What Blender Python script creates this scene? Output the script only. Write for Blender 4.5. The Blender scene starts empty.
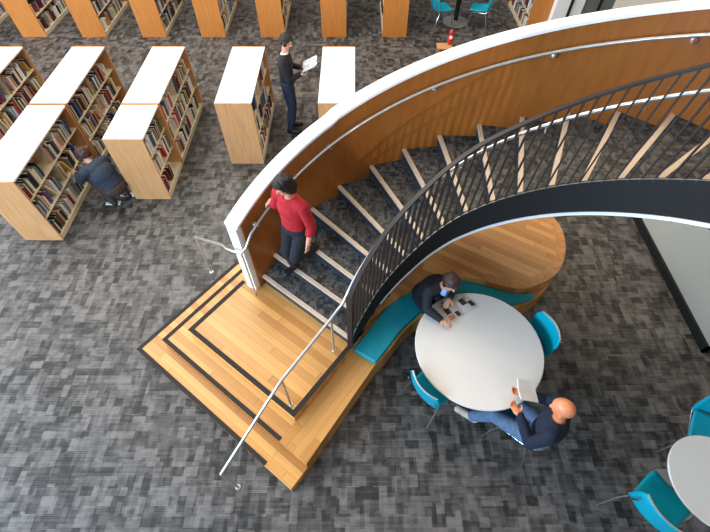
import bpy, bmesh, math, random
from mathutils import Vector, Matrix, noise
random.seed(7)
sc = bpy.context.scene
COL = sc.collection
PI = math.pi

# ------------------------------------------------------------------ camera
CH, CT, CF = 5.1, math.radians(35.8), 426.0
cd = bpy.data.cameras.new('camera'); cam = bpy.data.objects.new('camera', cd); COL.objects.link(cam)
cam.location = (0, 0, CH); cam.rotation_euler = (CT, 0, 0)
cd.sensor_width = 36; cd.lens = CF * 36 / 710; cd.clip_start = .05; cd.clip_end = 200
sc.camera = cam

# ------------------------------------------------------------------ light and exposure
w = bpy.data.worlds.new('world'); sc.world = w; w.use_nodes = True
w.node_tree.nodes['Background'].inputs[0].default_value = (1, .98, .95, 1)
w.node_tree.nodes['Background'].inputs[1].default_value = .15
def area(name, loc, target, sx, sy, power, color):
    l = bpy.data.lights.new(name, 'AREA'); l.shape = 'RECTANGLE'; l.size = sx; l.size_y = sy
    l.energy = power; l.color = color
    o = bpy.data.objects.new(name, l); COL.objects.link(o); o.location = loc
    o.rotation_euler = (Vector(target) - Vector(loc)).to_track_quat('-Z', 'Y').to_euler()
    return o
area('window_daylight', (-6.5, -3.5, 4.2), (-2.0, 2.0, 0), 6, 3.5, 980, (.50, .74, 1.0))
area('window_wall_left', (-13, 2, 5.0), (0, 3, 0), 16, 8, 1500, (.84, .92, 1.0))
area('skylight', (-5.0, 8.5, 8.5), (-3.5, 7.5, 0), 9, 7, 1020, (1.0, .93, .83))
area('ceiling_lamp_warm', (3.5, 6.0, 8.0), (1.6, 3.0, 0), 4, 4, 290, (1.0, .84, .62))
sun = bpy.data.lights.new('sun', 'SUN'); sun.energy = .25; sun.angle = math.radians(4); sun.color = (1, .95, .88)
so = bpy.data.objects.new('sun', sun); COL.objects.link(so)
so.rotation_euler = (Vector((-.55, 1.0, -1.0))).to_track_quat('-Z', 'Y').to_euler()
sp_ = bpy.data.lights.new('streak_spot', 'SPOT'); sp_.energy = 260; sp_.spot_size = math.radians(22); sp_.spot_blend = .4; sp_.shadow_soft_size = .03; sp_.color = (1, .93, .82)  # added spot, stands in for sun streaks through the balusters on the wood wall
spo = bpy.data.objects.new('streak_spot', sp_); COL.objects.link(spo); spo.location = (2.5, -.6, 4.6)
spo.rotation_euler = (Vector((.78, 4.31, 2.45)) - spo.location).to_track_quat('-Z', 'Y').to_euler()
sc.view_settings.view_transform = 'Standard'; sc.view_settings.look = 'None'
sc.view_settings.gamma = 1; sc.view_settings.use_curve_mapping = False
sc.view_settings.exposure = 0.25

# ------------------------------------------------------------------ materials
def lin(c):
    return tuple(((v/255)/12.92 if v/255 <= .04045 else ((v/255+.055)/1.055)**2.4) for v in c)
def mat(name, rgb, rough=.6, metal=0, var=.08, scale=30, spec=.5):
    m = bpy.data.materials.new(name); m.use_nodes = True
    nt = m.node_tree; b = nt.nodes['Principled BSDF']
    c = lin(rgb)
    b.inputs['Roughness'].default_value = rough; b.inputs['Metallic'].default_value = metal
    b.inputs['Specular IOR Level'].default_value = spec
    n = nt.nodes.new('ShaderNodeTexNoise'); n.inputs['Scale'].default_value = scale; n.inputs['Detail'].default_value = 3
    tc = nt.nodes.new('ShaderNodeTexCoord'); nt.links.new(tc.outputs['Object'], n.inputs['Vector'])
    r = nt.nodes.new('ShaderNodeValToRGB')
    r.color_ramp.elements[0].position = .3; r.color_ramp.elements[1].position = .7
    r.color_ramp.elements[0].color = (*[v*(1-var) for v in c], 1)
    r.color_ramp.elements[1].color = (*[min(1, v*(1+var)) for v in c], 1)
    nt.links.new(n.outputs['Fac'], r.inputs['Fac']); nt.links.new(r.outputs['Color'], b.inputs['Base Color'])
    return m

class NT:
    def __init__(s, name, rough=.8):
        s.m = bpy.data.materials.new(name); s.m.use_nodes = True; s.t = s.m.node_tree
        s.b = s.t.nodes['Principled BSDF']; s.b.inputs['Roughness'].default_value = rough
    def n(s, typ, **kw):
        x = s.t.nodes.new(typ)
        for k, v in kw.items(): setattr(x, k, v)
        return x
    def l(s, a, b): s.t.links.new(a, b)
    def math(s, op, a, b=None, c=None):
        x = s.n('ShaderNodeMath', operation=op)
        for i, v in enumerate((a, b, c)):
            if v is None: continue
            if isinstance(v, (int, float)): x.inputs[i].default_value = v
            else: s.l(v, x.inputs[i])
        return x.outputs[0]
    def ramp(s, fac, stops):
        r = s.n('ShaderNodeValToRGB'); e = r.color_ramp.elements
        while len(e) < len(stops): e.new(.5)
        for k, (p, c) in enumerate(stops): e[k].position = p; e[k].color = (*c, 1)
        s.l(fac, r.inputs['Fac']); return r.outputs['Color']

def carpet(name, lo, hi, tint, q=1.0, rough=.55, spec=.42):
    """plank-like patchwork carpet with fine ribs, in world metres"""
    N = NT(name, rough)
    g = N.n('ShaderNodeNewGeometry'); sp = N.n('ShaderNodeSeparateXYZ'); N.l(g.outputs['Position'], sp.inputs[0])
    X, Y = N.math('MULTIPLY', sp.outputs['X'], q), N.math('MULTIPLY', sp.outputs['Y'], q)
    def cells(sx, sy, off):
        row = N.math('FLOOR', N.math('DIVIDE', Y, sy))
        wn = N.n('ShaderNodeTexWhiteNoise', noise_dimensions='1D'); N.l(N.math('ADD', row, off), wn.inputs['W'])
        col = N.math('FLOOR', N.math('ADD', N.math('DIVIDE', X, sx), N.math('MULTIPLY', wn.outputs['Value'], 7.3)))
        cb = N.n('ShaderNodeCombineXYZ'); N.l(row, cb.inputs[0]); N.l(col, cb.inputs[1]); cb.inputs[2].default_value = off
        w2 = N.n('ShaderNodeTexWhiteNoise', noise_dimensions='3D'); N.l(cb.outputs[0], w2.inputs['Vector'])
        return w2.outputs['Value']
    def cells2(sx, sy, off):
        col = N.math('FLOOR', N.math('DIVIDE', X, sx))
        wn = N.n('ShaderNodeTexWhiteNoise', noise_dimensions='1D'); N.l(N.math('ADD', col, off), wn.inputs['W'])
        row = N.math('FLOOR', N.math('ADD', N.math('DIVIDE', Y, sy), N.math('MULTIPLY', wn.outputs['Value'], 7.3)))
        cb = N.n('ShaderNodeCombineXYZ'); N.l(row, cb.inputs[0]); N.l(col, cb.inputs[1]); cb.inputs[2].default_value = off
        w2 = N.n('ShaderNodeTexWhiteNoise', noise_dimensions='3D'); N.l(cb.outputs[0], w2.inputs['Vector'])
        return w2.outputs['Value']
    a = cells(.15, .095, 3.1); b = cells2(.085, .15, 11.7); c = cells2(.05, .11, 23.9); d = cells(.5, .5, 5.3)
    e = cells(.20, .024, 41.0)
    sel = N.math('GREATER_THAN', cells(.25, .25, 61.0), .5)
    mixv = N.math('ADD', N.math('MULTIPLY', a, sel), N.math('MULTIPLY', b, N.math('SUBTRACT', 1.0, sel)))
    nz = N.n('ShaderNodeTexNoise'); nz.inputs['Scale'].default_value = 9; nz.inputs['Detail'].default_value = 4
    N.l(g.outputs['Position'], nz.inputs['Vector'])
    # ribs along X
    rib = N.math('SINE', N.math('MULTIPLY', Y, 2*PI/.021))
    v = N.math('MULTIPLY', mixv, .42)
    v = N.math('ADD', v, N.math('MULTIPLY', c, .22))
    v = N.math('ADD', v, N.math('MULTIPLY', d, .08))
    v = N.math('ADD', v, N.math('MULTIPLY', e, .16))
    v = N.math('ADD', v, N.math('MULTIPLY', nz.outputs['Fac'], .24))
    v = N.math('ADD', v, N.math('MULTIPLY', rib, .06))
    colr = N.ramp(v, [(.30, lo), (.54, tuple((p+q)/2*.80 for p, q in zip(lo, hi))), (.85, hi)])
    hs = N.n('ShaderNodeMixRGB', blend_type='MIX'); hs.inputs[0].default_value = .0
    # slow warm / cool variation of the yarn
    n2 = N.n('ShaderNodeTexNoise'); n2.inputs['Scale'].default_value = .8; N.l(g.outputs['Position'], n2.inputs['Vector'])
    N.l(N.math('MULTIPLY', a, .35), hs.inputs[0]); N.l(colr, hs.inputs[1])
    mu = N.n('ShaderNodeMixRGB', blend_type='MULTIPLY'); mu.inputs[0].default_value = 1; N.l(colr, mu.inputs[1]); mu.inputs[2].default_value = (*tint, 1)
    N.l(mu.outputs[0], hs.inputs[2]); N.l(hs.outputs[0], N.b.inputs['Base Color'])
    N.b.inputs['Specular IOR Level'].default_value = spec
    bp = N.n('ShaderNodeBump'); bp.inputs['Strength'].default_value = .5; bp.inputs['Distance'].default_value = .006
    N.l(v, bp.inputs['Height']); N.l(bp.outputs[0], N.b.inputs['Normal'])
    return N.m

def planks(name, ang, c1, c2, wdt=.088, ln=1.9, rough=.38, gap=.35):
    """boards running along world angle ang (radians)"""
    N = NT(name, rough)
    g = N.n('ShaderNodeNewGeometry'); vr = N.n('ShaderNodeVectorRotate', rotation_type='Z_AXIS')
    N.l(g.outputs['Position'], vr.inputs['Vector']); vr.inputs['Angle'].default_value = -ang
    sp = N.n('ShaderNodeSeparateXYZ'); N.l(vr.outputs[0], sp.inputs[0]); U, V = sp.outputs['X'], sp.outputs['Y']
    vs = N.math('DIVIDE', V, wdt); row = N.math('FLOOR', vs)
    wn = N.n('ShaderNodeTexWhiteNoise', noise_dimensions='1D'); N.l(row, wn.inputs['W'])
    us = N.math('ADD', N.math('DIVIDE', U, ln), N.math('MULTIPLY', wn.outputs['Value'], 9.7)); colm = N.math('FLOOR', us)
    cb = N.n('ShaderNodeCombineXYZ'); N.l(row, cb.inputs[0]); N.l(colm, cb.inputs[1])
    w2 = N.n('ShaderNodeTexWhiteNoise', noise_dimensions='3D'); N.l(cb.outputs[0], w2.inputs['Vector'])
    mp = N.n('ShaderNodeMapping'); mp.inputs['Scale'].default_value = (2.2, 40, 5); N.l(vr.outputs[0], mp.inputs['Vector'])
    nz = N.n('ShaderNodeTexNoise'); nz.inputs['Scale'].default_value = 1.5; nz.inputs['Detail'].default_value = 6; N.l(mp.outputs[0], nz.inputs['Vector'])
    v = N.math('ADD', N.math('MULTIPLY', w2.outputs['Value'], .66), N.math('MULTIPLY', nz.outputs['Fac'], .38))
    col = N.ramp(v, [(.12, c1), (.55, tuple((a+b)/2 for a, b in zip(c1, c2))), (.9, c2)])
    fr = N.math('FRACT', vs); e = N.math('LESS_THAN', N.math('MINIMUM', fr, N.math('SUBTRACT', 1.0, fr)), .035)
    fu = N.math('FRACT', us); e2 = N.math('LESS_THAN', fu, .006)
    mk = N.math('MULTIPLY', N.math('MAXIMUM', e, e2), gap)
    mx = N.n('ShaderNodeMixRGB'); N.l(mk, mx.inputs[0]); N.l(col, mx.inputs[1]); mx.inputs[2].default_value = (*[v*.35 for v in c1], 1)
    N.l(mx.outputs[0], N.b.inputs['Base Color'])
    return N.m

def grain(name, c1, c2, rough=.45, sc_=(6, 6, .9), big=1.2):
    """veneer with vertical grain"""
    N = NT(name, rough)
    g = N.n('ShaderNodeNewGeometry')
    mp = N.n('ShaderNodeMapping'); mp.inputs['Scale'].default_value = sc_; N.l(g.outputs['Position'], mp.inputs['Vector'])
    nz = N.n('ShaderNodeTexNoise'); nz.inputs['Scale'].default_value = big*3; nz.inputs['Detail'].default_value = 7; nz.inputs['Distortion'].default_value = .4
    N.l(mp.outputs[0], nz.inputs['Vector'])
    N.l(N.ramp(nz.outputs['Fac'], [(.3, c1), (.72, c2)]), N.b.inputs['Base Color'])
    return N.m

M = {}
M['carpet'] = carpet('grey_patchwork_carpet', (.014, .0125, .0115), (.158, .144, .135), (1.0, .97, .955))
M['stair_carpet'] = carpet('stair_carpet', (.028, .026, .026), (.15, .142, .135), (1.0, .97, .93), 2.2, .8, .2)
A1 = math.atan2(-1.562, 2.056)
OAK1, OAK2 = (.43, .175, .040), (.74, .38, .11)
M['oak_a'] = planks('oak_boards_along_front', A1, OAK1, OAK2)
M['oak_b'] = planks('oak_boards_along_side', A1 + PI/2, OAK1, OAK2)
M['oak_ledge'] = planks('oak_boards_ledge', A1+.10, (.40, .165, .045), (.68, .35, .12))
M['oak_edge'] = grain('oak_edge', (.42, .17, .045), (.60, .28, .09), .42, (4, 4, 12))
M['veneer'] = grain('warm_wood_veneer', (.275, .086, .014), (.345, .115, .02), .34, (5, 5, .8))
M['case_wood'] = grain('beech_veneer', (.56, .27, .105), (.68, .355, .145), .45, (7, 7, .8))
M['case_wood2'] = grain('orange_beech_veneer', (.52, .185, .036), (.63, .245, .052), .45, (7, 7, .8))
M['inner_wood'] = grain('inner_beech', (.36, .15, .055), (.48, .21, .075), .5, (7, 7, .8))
M['case_top'] = mat('white_laminate', (244, 242, 242), .35, var=.01)
M['cream'] = mat('cream_painted_steel', (214, 200, 170), .5, var=.03)
M['white'] = mat('white_paint', (247, 246, 246), .5, var=.01)
M['soffit'] = mat('soffit_paint', (235, 236, 238), .6, var=.01)
M['black'] = mat('black_steel', (13, 13, 15), .7, 0, var=.1, scale=6)
M['bal'] = mat('dark_bronze_steel', (44, 38, 37), .5, .1, var=.12, scale=9)
M['strip'] = mat('black_grip_strip', (40, 33, 28), .85, var=.15)
M['nose'] = mat('beige_nosing', (205, 184, 163), .6, var=.05)
M['riser'] = mat('stair_riser_trim', (42, 48, 56), .45, var=.1)
M['steel'] = mat('brushed_steel', (205, 203, 199), .34, .75, var=.05)
M['chrome'] = mat('chrome', (214, 214, 214), .18, .95, var=.02)
M['teal'] = mat('teal_upholstery', (0, 147, 162), .55, var=.07, scale=14)
M['teal_shell'] = mat('teal_plastic', (0, 160, 184), .38, var=.04)
M['tabletop'] = mat('white_table_laminate', (222, 217, 212), .42, var=.012, scale=4)
M['table_edge'] = mat('table_edge', (196, 192, 186), .5)
M['wall'] = mat('pale_wall_paint', (176, 172, 160), .7, var=.015, scale=2)
M['skin'] = mat('skin', (222, 160, 132), .5, var=.05)
M['skin2'] = mat('ruddy_skin', (232, 142, 98), .38, var=.07, scale=24)
M['hair'] = mat('dark_hair', (34, 25, 23), .55, var=.3, scale=60)
M['hair2'] = mat('brown_hair', (58, 36, 30), .55, var=.3, scale=60)
M['red'] = mat('red_knit', (176, 22, 34), .85, var=.12, scale=40)
M['navy'] = mat('navy_knit', (17, 28, 50), .9, var=.18, scale=30)
M['blueknit'] = mat('blue_panel_knit', (18, 76, 132), .9, var=.15, scale=30)
M['blackknit'] = mat('black_knit', (24, 24, 27), .9, var=.2)
M['suit'] = mat('dark_suit', (26, 29, 38), .8, var=.15)
M['shirt'] = mat('pale_blue_shirt', (150, 178, 222), .8)
M['collar'] = mat('white_collar', (226, 226, 228), .8)
M['jeans'] = mat('blue_jeans', (36, 50, 74), .85, var=.2, scale=40)
M['palejeans'] = mat('faded_jeans', (88, 112, 142), .85, var=.18, scale=30)
M['slate'] = mat('slate_jacket', (46, 56, 70), .85, var=.18, scale=25)
M['brown'] = mat('brown_trousers', (66, 52, 46), .85, var=.15)
M['dark'] = mat('dark_trousers', (24, 27, 37), .85, var=.15)
M['shoe'] = mat('dark_shoe', (34, 30, 30), .5)
M['tanshoe'] = mat('beige_shoe', (196, 180, 164), .6)
M['sole'] = mat('white_sole', (230, 230, 228), .6)
M['eye'] = mat('eye_dark', (30, 24, 22), .2)
M['lip'] = mat('lips', (176, 96, 86), .5)
M['paper'] = mat('paper', (233, 231, 226), .75, var=.03, scale=50)
M['news'] = mat('newsprint', (206, 198, 186), .8, var=.05, scale=60)
M['ink'] = mat('printed_ink', (58, 50, 48), .7, var=.5, scale=70)
M['inkred'] = mat('printed_pink', (204, 120, 96), .7, var=.3, scale=50)
M['text'] = mat('printed_text_grey', (150, 144, 138), .8, var=.2, scale=200)
M['glass_grey'] = mat('grey_glass', (118, 124, 118), .12, var=.03)
M['tan'] = mat('tan_wood', (206, 150, 100), .5)
M['redbook'] = mat('red_cover', (205, 50, 42), .5, var=.25, scale=45)
M['grey_base'] = mat('grey_metal_base', (150, 147, 143), .4, .3)
M['brass'] = mat('brass_tie', (30, 40, 70), .7)

# ------------------------------------------------------------------ helpers
def link(o, parent=None):
    COL.objects.link(o)
    if parent: o.parent = parent
    return o
def mesh_obj(name, verts, faces, mats, parent=None, midx=None, smooth=False):
    me = bpy.data.meshes.new(name); me.from_pydata([tuple(v) for v in verts], [], faces)
    if not isinstance(mats, (list, tuple)): mats = [mats]
    for m in mats: me.materials.append(m)
    if midx:
        for p, i in zip(me.polygons, midx): p.material_index = i
    bm = bmesh.new(); bm.from_mesh(me); bmesh.ops.recalc_face_normals(bm, faces=bm.faces); bm.to_mesh(me); bm.free()
    if smooth:
        for p in me.polygons: p.use_smooth = True
    me.update(); o = bpy.data.objects.new(name, me); return link(o, parent)
def tag(o, label=None, cat=None, group=None, kind=None):
    if label: o['label'] = label
    if cat: o['category'] = cat
    if group: o['group'] = group
    if kind: o['kind'] = kind
    return o
def empty(name, loc, label, cat, group=None, rz=0):
    o = bpy.data.objects.new(name, None); COL.objects.link(o); o.location = loc; o.rotation_euler[2] = rz
    o.empty_display_size = .1
    return tag(o, label, cat, group)
class MB:
    """collects shapes into one mesh"""
    def __init__(s): s.v = []; s.f = []; s.m = []
    def add(s, v, f, mi=0):
        b = len(s.v); s.v += [Vector(p) for p in v]; s.f += [tuple(b+i for i in q) for q in f]; s.m += [mi]*len(f)
    def box(s, x0, x1, y0, y1, z0, z1, mi=0, T=None):
        v = [Vector(p) for p in ((x0,y0,z0),(x1,y0,z0),(x1,y1,z0),(x0,y1,z0),(x0,y0,z1),(x1,y0,z1),(x1,y1,z1),(x0,y1,z1))]
        if T: v = [T @ p for p in v]
        s.add(v, [(0,3,2,1),(4,5,6,7),(0,1,5,4),(1,2,6,5),(2,3,7,6),(3,0,4,7)], mi)
    def prism(s, poly, z0, z1, mi=0, mtop=None):
        n = len(poly)
        s.add([(p[0],p[1],z0) for p in poly]+[(p[0],p[1],z1) for p in poly],
              [tuple(range(n))[::-1]]+[(i,(i+1)%n,n+(i+1)%n,n+i) for i in range(n)], mi)
        b = len(s.v)-n; s.f.append(tuple(b+i for i in range(n))); s.m.append(mi if mtop is None else mtop)
    def tube(s, pts, r, n=8, mi=0, cap=True, flat=None):
        pts = [Vector(p) for p in pts]; k = len(pts)
        if not isinstance(r, (list, tuple)): r = [r]*k
        up = None; rings = []
        for i, p in enumerate(pts):
            t = (pts[min(i+1,k-1)] - pts[max(i-1,0)]).normalized()
            if up is None:
                up = Vector((0,0,1)) if abs(t.z) < .9 else Vector((1,0,0))
            a = t.cross(up).normalized(); b = a.cross(t).normalized(); up = b
            rings.append([p + a*math.cos(2*PI*j/n+PI/n)*r[i] + b*math.sin(2*PI*j/n+PI/n)*r[i] for j in range(n)])
        v = [q for R_ in rings for q in R_]
        f = [(i*n+j, i*n+(j+1)%n, (i+1)*n+(j+1)%n, (i+1)*n+j) for i in range(k-1) for j in range(n)]
        if cap: f += [tuple(range(n))[::-1], tuple((k-1)*n+j for j in range(n))]
        s.add(v, f, mi)
    def ell(s, c, r, R_=None, seg=16, rings=10, mi=0):
        c = Vector(c); v = []; f = []
        R_ = R_ or Matrix.Identity(3)
        v.append(c + R_ @ Vector((0,0,r[2])))
        for i in range(1, rings):
            th = PI*i/rings
            for j in range(seg):
                ph = 2*PI*j/seg
                v.append(c + R_ @ Vector((r[0]*math.sin(th)*math.cos(ph), r[1]*math.sin(th)*math.sin(ph), r[2]*math.cos(th))))
        v.append(c + R_ @ Vector((0,0,-r[2])))
        for j in range(seg): f.append((0, 1+j, 1+(j+1)%seg))
        for i in range(rings-2):
            for j in range(seg):
                a = 1+i*seg
                f.append((a+j, a+seg+j, a+seg+(j+1)%seg, a+(j+1)%seg))
        a = 1+(rings-2)*seg; e = len(v)-1
        for j in range(seg): f.append((a+j, e, a+(j+1)%seg))
        s.add(v, f, mi)
    def disc(s, c, r, z0, z1, n=64, bev=.006, mi=0):
        v = []; f = []
        prof = [(r-bev, z0), (r, z0+bev), (r, z1-bev), (r-bev, z1)]
        for q, z in prof:
            v += [(c[0]+q*math.cos(2*PI*j/n), c[1]+q*math.sin(2*PI*j/n), z) for j in range(n)]
        for i in range(3):
            f += [(i*n+j, i*n+(j+1)%n, (i+1)*n+(j+1)%n, (i+1)*n+j) for j in range(n)]
        f += [tuple(range(n))[::-1], tuple(3*n+j for j in range(n))]
        s.add(v, f, mi)
    def build(s, name, mats, parent=None, smooth=False, bevel=0):
        o = mesh_obj(name, s.v, s.f, mats, parent, s.m, smooth)
        if smooth:
            try: o.data.set_sharp_from_angle(angle=math.radians(40))
            except Exception: pass
        if bevel:
            b = o.modifiers.new('bevel', 'BEVEL'); b.width = bevel; b.segments = 2; b.limit_method = 'ANGLE'
        return o
def at(px, py, z):
    """the point of the plane at height z seen at that pixel of the photograph"""
    u = (px-355)/CF; v = (266-py)/CF
    d = Vector((u, math.sin(CT)+v*math.cos(CT), -math.cos(CT)+v*math.sin(CT)))
    return Vector((0,0,CH)) + d*((z-CH)/d.z)
def spline(pts, n=8, closed=False):
    """Catmull-Rom through pts"""
    P = [Vector(p) for p in pts]; out = []; k = len(P)
    rng = range(k if closed else k-1)
    for i in rng:
        p0 = P[(i-1)%k] if closed or i > 0 else P[0]*2-P[1]
        p1 = P[i]; p2 = P[(i+1)%k]
        p3 = P[(i+2)%k] if closed or i+2 < k else P[-1]*2-P[-2]
        for j in range(n):
            t = j/n
            out.append(.5*((2*p1)+(p2-p0)*t+(2*p0-5*p1+4*p2-p3)*t*t+(3*p1-p0-3*p2+p3)*t*t*t))
    if not closed: out.append(P[-1])
    return out

# ------------------------------------------------------------------ room
fl = MB(); fl.box(-16, 14, -5, 20, -.1, 0); tag(fl.build('floor', M['carpet']), kind='structure')
# pale partition at the right with black baseboard
wr = MB(); wr.box(4.49, 4.75, 2.33, 8.0, 0, 2.9); tag(wr.build('wall_right', M['wall']), kind='structure')
br = MB(); br.box(4.455, 4.489, 2.295, 8.0, 0, .13); br.box(4.455, 4.75, 2.295, 2.329, 0, .13)
tag(br.build('baseboard_right', M['black']), kind='structure')
# pale partition with glazing at the back right
wb = MB(); wb.box(4.50, 5.12, 10.30, 10.475, 0, 3); wb.box(5.12, 9.5, 10.30, 10.5, 0, .25); wb.box(5.12, 9.5, 10.3, 10.5, 2.6, 3); wb.box(8.2, 9.5, 10.3, 10.5, .25, 2.6)
tag(wb.build('wall_back', M['white']), kind='structure')
wf = MB()
for x in (4.80, 5.44, 6.6, 8.14): wf.box(x, x+.05, 10.26, 10.299, 0, 3)
tag(wf.build('trim_1', M['black']), kind='structure')
wg = MB(); wg.box(5.12, 8.2, 10.38, 10.40, .25, 2.6); tag(wg.build('window_1', M['glass_grey']), kind='structure')

# ------------------------------------------------------------------ stair platform (three oak levels)
RS = .165
O0 = Vector((-2.733, 2.275)); E1 = Vector((math.cos(A1), math.sin(A1))); E2 = Vector((-math.sin(A1), math.cos(A1)))
def pl(a, b): return O0 + E1*a + E2*b
plat = empty('stair_platform', (-1.2, 2.2, 0), 'oak stepped platform with black edge strips at the foot of the curved stair', 'platform')
plat_inv = Matrix.Translation((1.2, -2.2, 0))
def adopt(o, root):          # keep world placement under an unrotated root
    o.matrix_parent_inverse = Matrix.Translation(-root.location); return o
LEDGE_PX = [(369,318),(380,309),(397,297),(414,287.5),(432,280),(454,276.5),(475,278.5),(492,282.6),(511,287.8),(527.5,287.8),(542,282.6),(554.4,275.4),(562.6,264),(565.7,247.5),(562.6,231),(556.4,220.7),(550.2,214.5)]
BENCH_PX = [(375,365),(387.7,352),(401.8,334),(412,324),(424,315),(440,308),(462,304),(485,307),(505,311),(515,308.5),(531.7,301),(542,293),(550,284)]
led = [at(x, y, 3*RS).to_2d() for x, y in LEDGE_PX]
ben = [at(x, y, 2*RS).to_2d() for x, y in BENCH_PX]
led_s = [v for v in spline([v.to_3d() for v in [pl(2.2, 1.62)] + led], 5)]
ben_s = [v for v in spline([v.to_3d() for v in ben], 5)]
CC = Vector((1.148, 1.609))
RO, RI0 = 2.728, 1.47
def pol(t, r): a = math.radians(t); return Vector((CC.x + r*math.cos(a), CC.y + r*math.sin(a)))
# level 1 and 2: L shaped treads
s1 = MB()
s1.prism([pl(0,0), pl(2.6,0), pl(2.6,.262), pl(.262,.262), pl(.262,1.62), pl(0,1.74)], 0, RS)
adopt(s1.build('lower_step', [M['oak_a'], M['oak_b']], plat, bevel=.004), plat)
# level 2 + bench base as one oak level that turns into the seat
inner = [pl(2.22,.52), pl(.52,.52), pl(.52,1.50)]
s2 = MB(); s2.prism([pl(.262,.262), pl(2.22,.262), pl(2.22,.52), pl(.52,.52), pl(.52,1.5), pl(.262,1.62)], 0, 2*RS)
adopt(s2.build('middle_step', M['oak_a'], plat, bevel=.004), plat)
bench_poly = [pl(2.22,.262), pl(2.6,.262)] + [v.to_2d() for v in ben_s]
# inner boundary tucked under the ledge
under = [led[k] + (CC - led[k]).normalized()*(-.08) for k in range(11, -1, -1)]
bench_poly += under + [pl(2.15, 1.62), pl(2.22, 1.3)]
s3 = MB(); s3.prism(bench_poly, 0, 2*RS)
bn = adopt(s3.build('bench_seat', [M['oak_b']], plat, bevel=.004), plat)
# level 3: landing, continuing under the stair as the lobed ledge
land = [pl(.52,.52), pl(2.22,.52), pl(2.22,1.62)] + [v.to_2d() for v in led_s[5:]]
t0 = led[-1] - CC; a0 = math.degrees(math.atan2(t0.y, t0.x))
back = [pol(t, 2.62 + .0*t) for t in (62, 75, 88, 101, 114, 127, 138, 146)]
land_p = [pl(.52,.52), pl(2.22,.52), pl(2.22,1.62)]
s4 = MB(); s4.prism([pl(.52,.52), pl(2.22,.52), pl(2.22,1.72), pol(131, 2.2), pol(131, RO+.22), pol(136, RO+.21), pol(141, RO+.20), pol(146, RO+.2), pl(.52,1.50)], 0, 3*RS)
adopt(s4.build('landing', M['oak_a'], plat, bevel=.004), plat)
lp = [pl(2.221,1.4), ] + [v.to_2d() for v in led_s[1:]] + [led[-1]+Vector((-.25,.22))] + back[1:5] + [pl(1.9, 2.0), pl(2.0,1.725), pl(2.221,1.721)]
s5 = MB(); s5.prism(lp, 0, 3*RS, 0)
ledge = adopt(s5.build('ledge', [M['oak_ledge']], plat, bevel=.003), plat)
# curved border board round the lobe
bs = led_s[38:]; eb = MB(); n = len(bs)
outer = [v.to_2d() for v in bs]; inn = []
for i in range(n):
    t = (bs[min(i+1,n-1)] - bs[max(i-1,0)]).to_2d().normalized(); inn.append(outer[i] + Vector((-t.y, t.x))*.13)
for i in range(n-1):
    eb.prism([outer[i]*.998+inn[i]*.002, outer[i+1]*.998+inn[i+1]*.002, inn[i+1], inn[i]], 3*RS, 3*RS+.002)
e_ = adopt(eb.build('border_board', M['oak_edge'], plat), plat)
# grip strips
def strip(pts, z, wd=.045):
    m = MB()
    for i in range(len(pts)-1):
        a, b = pts[i], pts[i+1]; t = (b-a).normalized(); nn = Vector((-t.y, t.x))
        aa = a - (t*wd if False else Vector((0,0)))
        m.prism([aa, b, b+nn*wd, aa+nn*wd], z-.02, z+.003)
    return m
def corner(a0, b0, z, a_end, b_end, wd=.05, extra=None):
    m = MB()
    pts = [pl(a0, b_end), pl(a0, b0), pl(a_end, b0), pl(a_end, b0+wd), pl(a0+wd, b0+wd), pl(a0+wd, b_end)]
    m.prism(pts, z+.0005, z+.004)
    return adopt(m.build('edge_strip', M['strip'], plat), plat)
corner(-.004, -.004, RS, 2.22, 1.72)
corner(.258, .258, 2*RS, 2.22, 1.60)
m = MB(); wd = .055
m.prism([pl(.516,1.42), pl(.516,.516), pl(2.224,.516), pl(2.224,1.66), pl(2.224-wd,1.66), pl(2.224-wd,.516+wd), pl(.516+wd,.516+wd), pl(.516+wd,1.42)], 3*RS+.0005, 3*RS+.004)
adopt(m.build('edge_strip', M['strip'], plat), plat)
# bench cushion
ci = [at(x, y, .41).to_2d() for x, y in [(353,349),(369,329),(386,308),(400,297.5),(416,289.5),(434,283),(455,280),(480,283.7),(500.7,290),(517,292.5),(534,293)]]
co = [at(x, y, .41).to_2d() for x, y in [(536,295.5),(526,300),(507,304),(480,302),(460,300),(440,302),(424,309),(411,320),(400,331),(388,347),(375.5,362.5)]]
cs = [v.to_2d() for v in spline([v.to_3d() for v in ci], 4)] + [v.to_2d() for v in spline([v.to_3d() for v in co], 4)]
c_ = MB(); c_.prism(cs, 2*RS+.001, .41)
cu = c_.build('bench_cushion', M['teal'], None, bevel=.02)
cu.modifiers['bevel'].segments = 3
tag(cu, 'long curving teal cushion lying on the oak bench beside the round table', 'cushion')

# ------------------------------------------------------------------ curved staircase
stair = empty('curved_staircase', (CC.x, CC.y+RO-.5, 0), 'curved staircase with dark carpeted treads, beige nosings and black balustrade', 'staircase')
TO = {1:148, 2:142.7, 3:136, 4:128.5, 5:119.8, 6:110.4, 7:101.5, 8:92.5, 9:83.2, 10:73.8, 11:64.5, 12:55.2, 13:45.9}
TI = {1:154.8, 2:144.5, 3:134, 4:123.4, 5:114.8, 6:106, 7:97.7, 8:89.3, 9:80.3, 10:71.8, 11:62.7, 12:54.2, 13:45.2}
for k in range(14, 19): TO[k] = 45.9-9.2*(k-13); TI[k] = 45.2-9.1*(k-13)
RIN = [(160,1.335),(148,1.334),(140,1.331),(131,1.345),(122,1.36),(112,1.38),(102,1.42),(92,1.455),(81,1.468),(71,1.475),(62,1.48),(50,1.485),(38,1.49),(25,1.5),(-20,1.5)]
def ri(t):
    for (a, ra), (b, rb) in zip(RIN, RIN[1:]):
        if a >= t >= b: return ra + (rb-ra)*(a-t)/(a-b)
    return RIN[0][1] if t > 160 else 1.5
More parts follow.
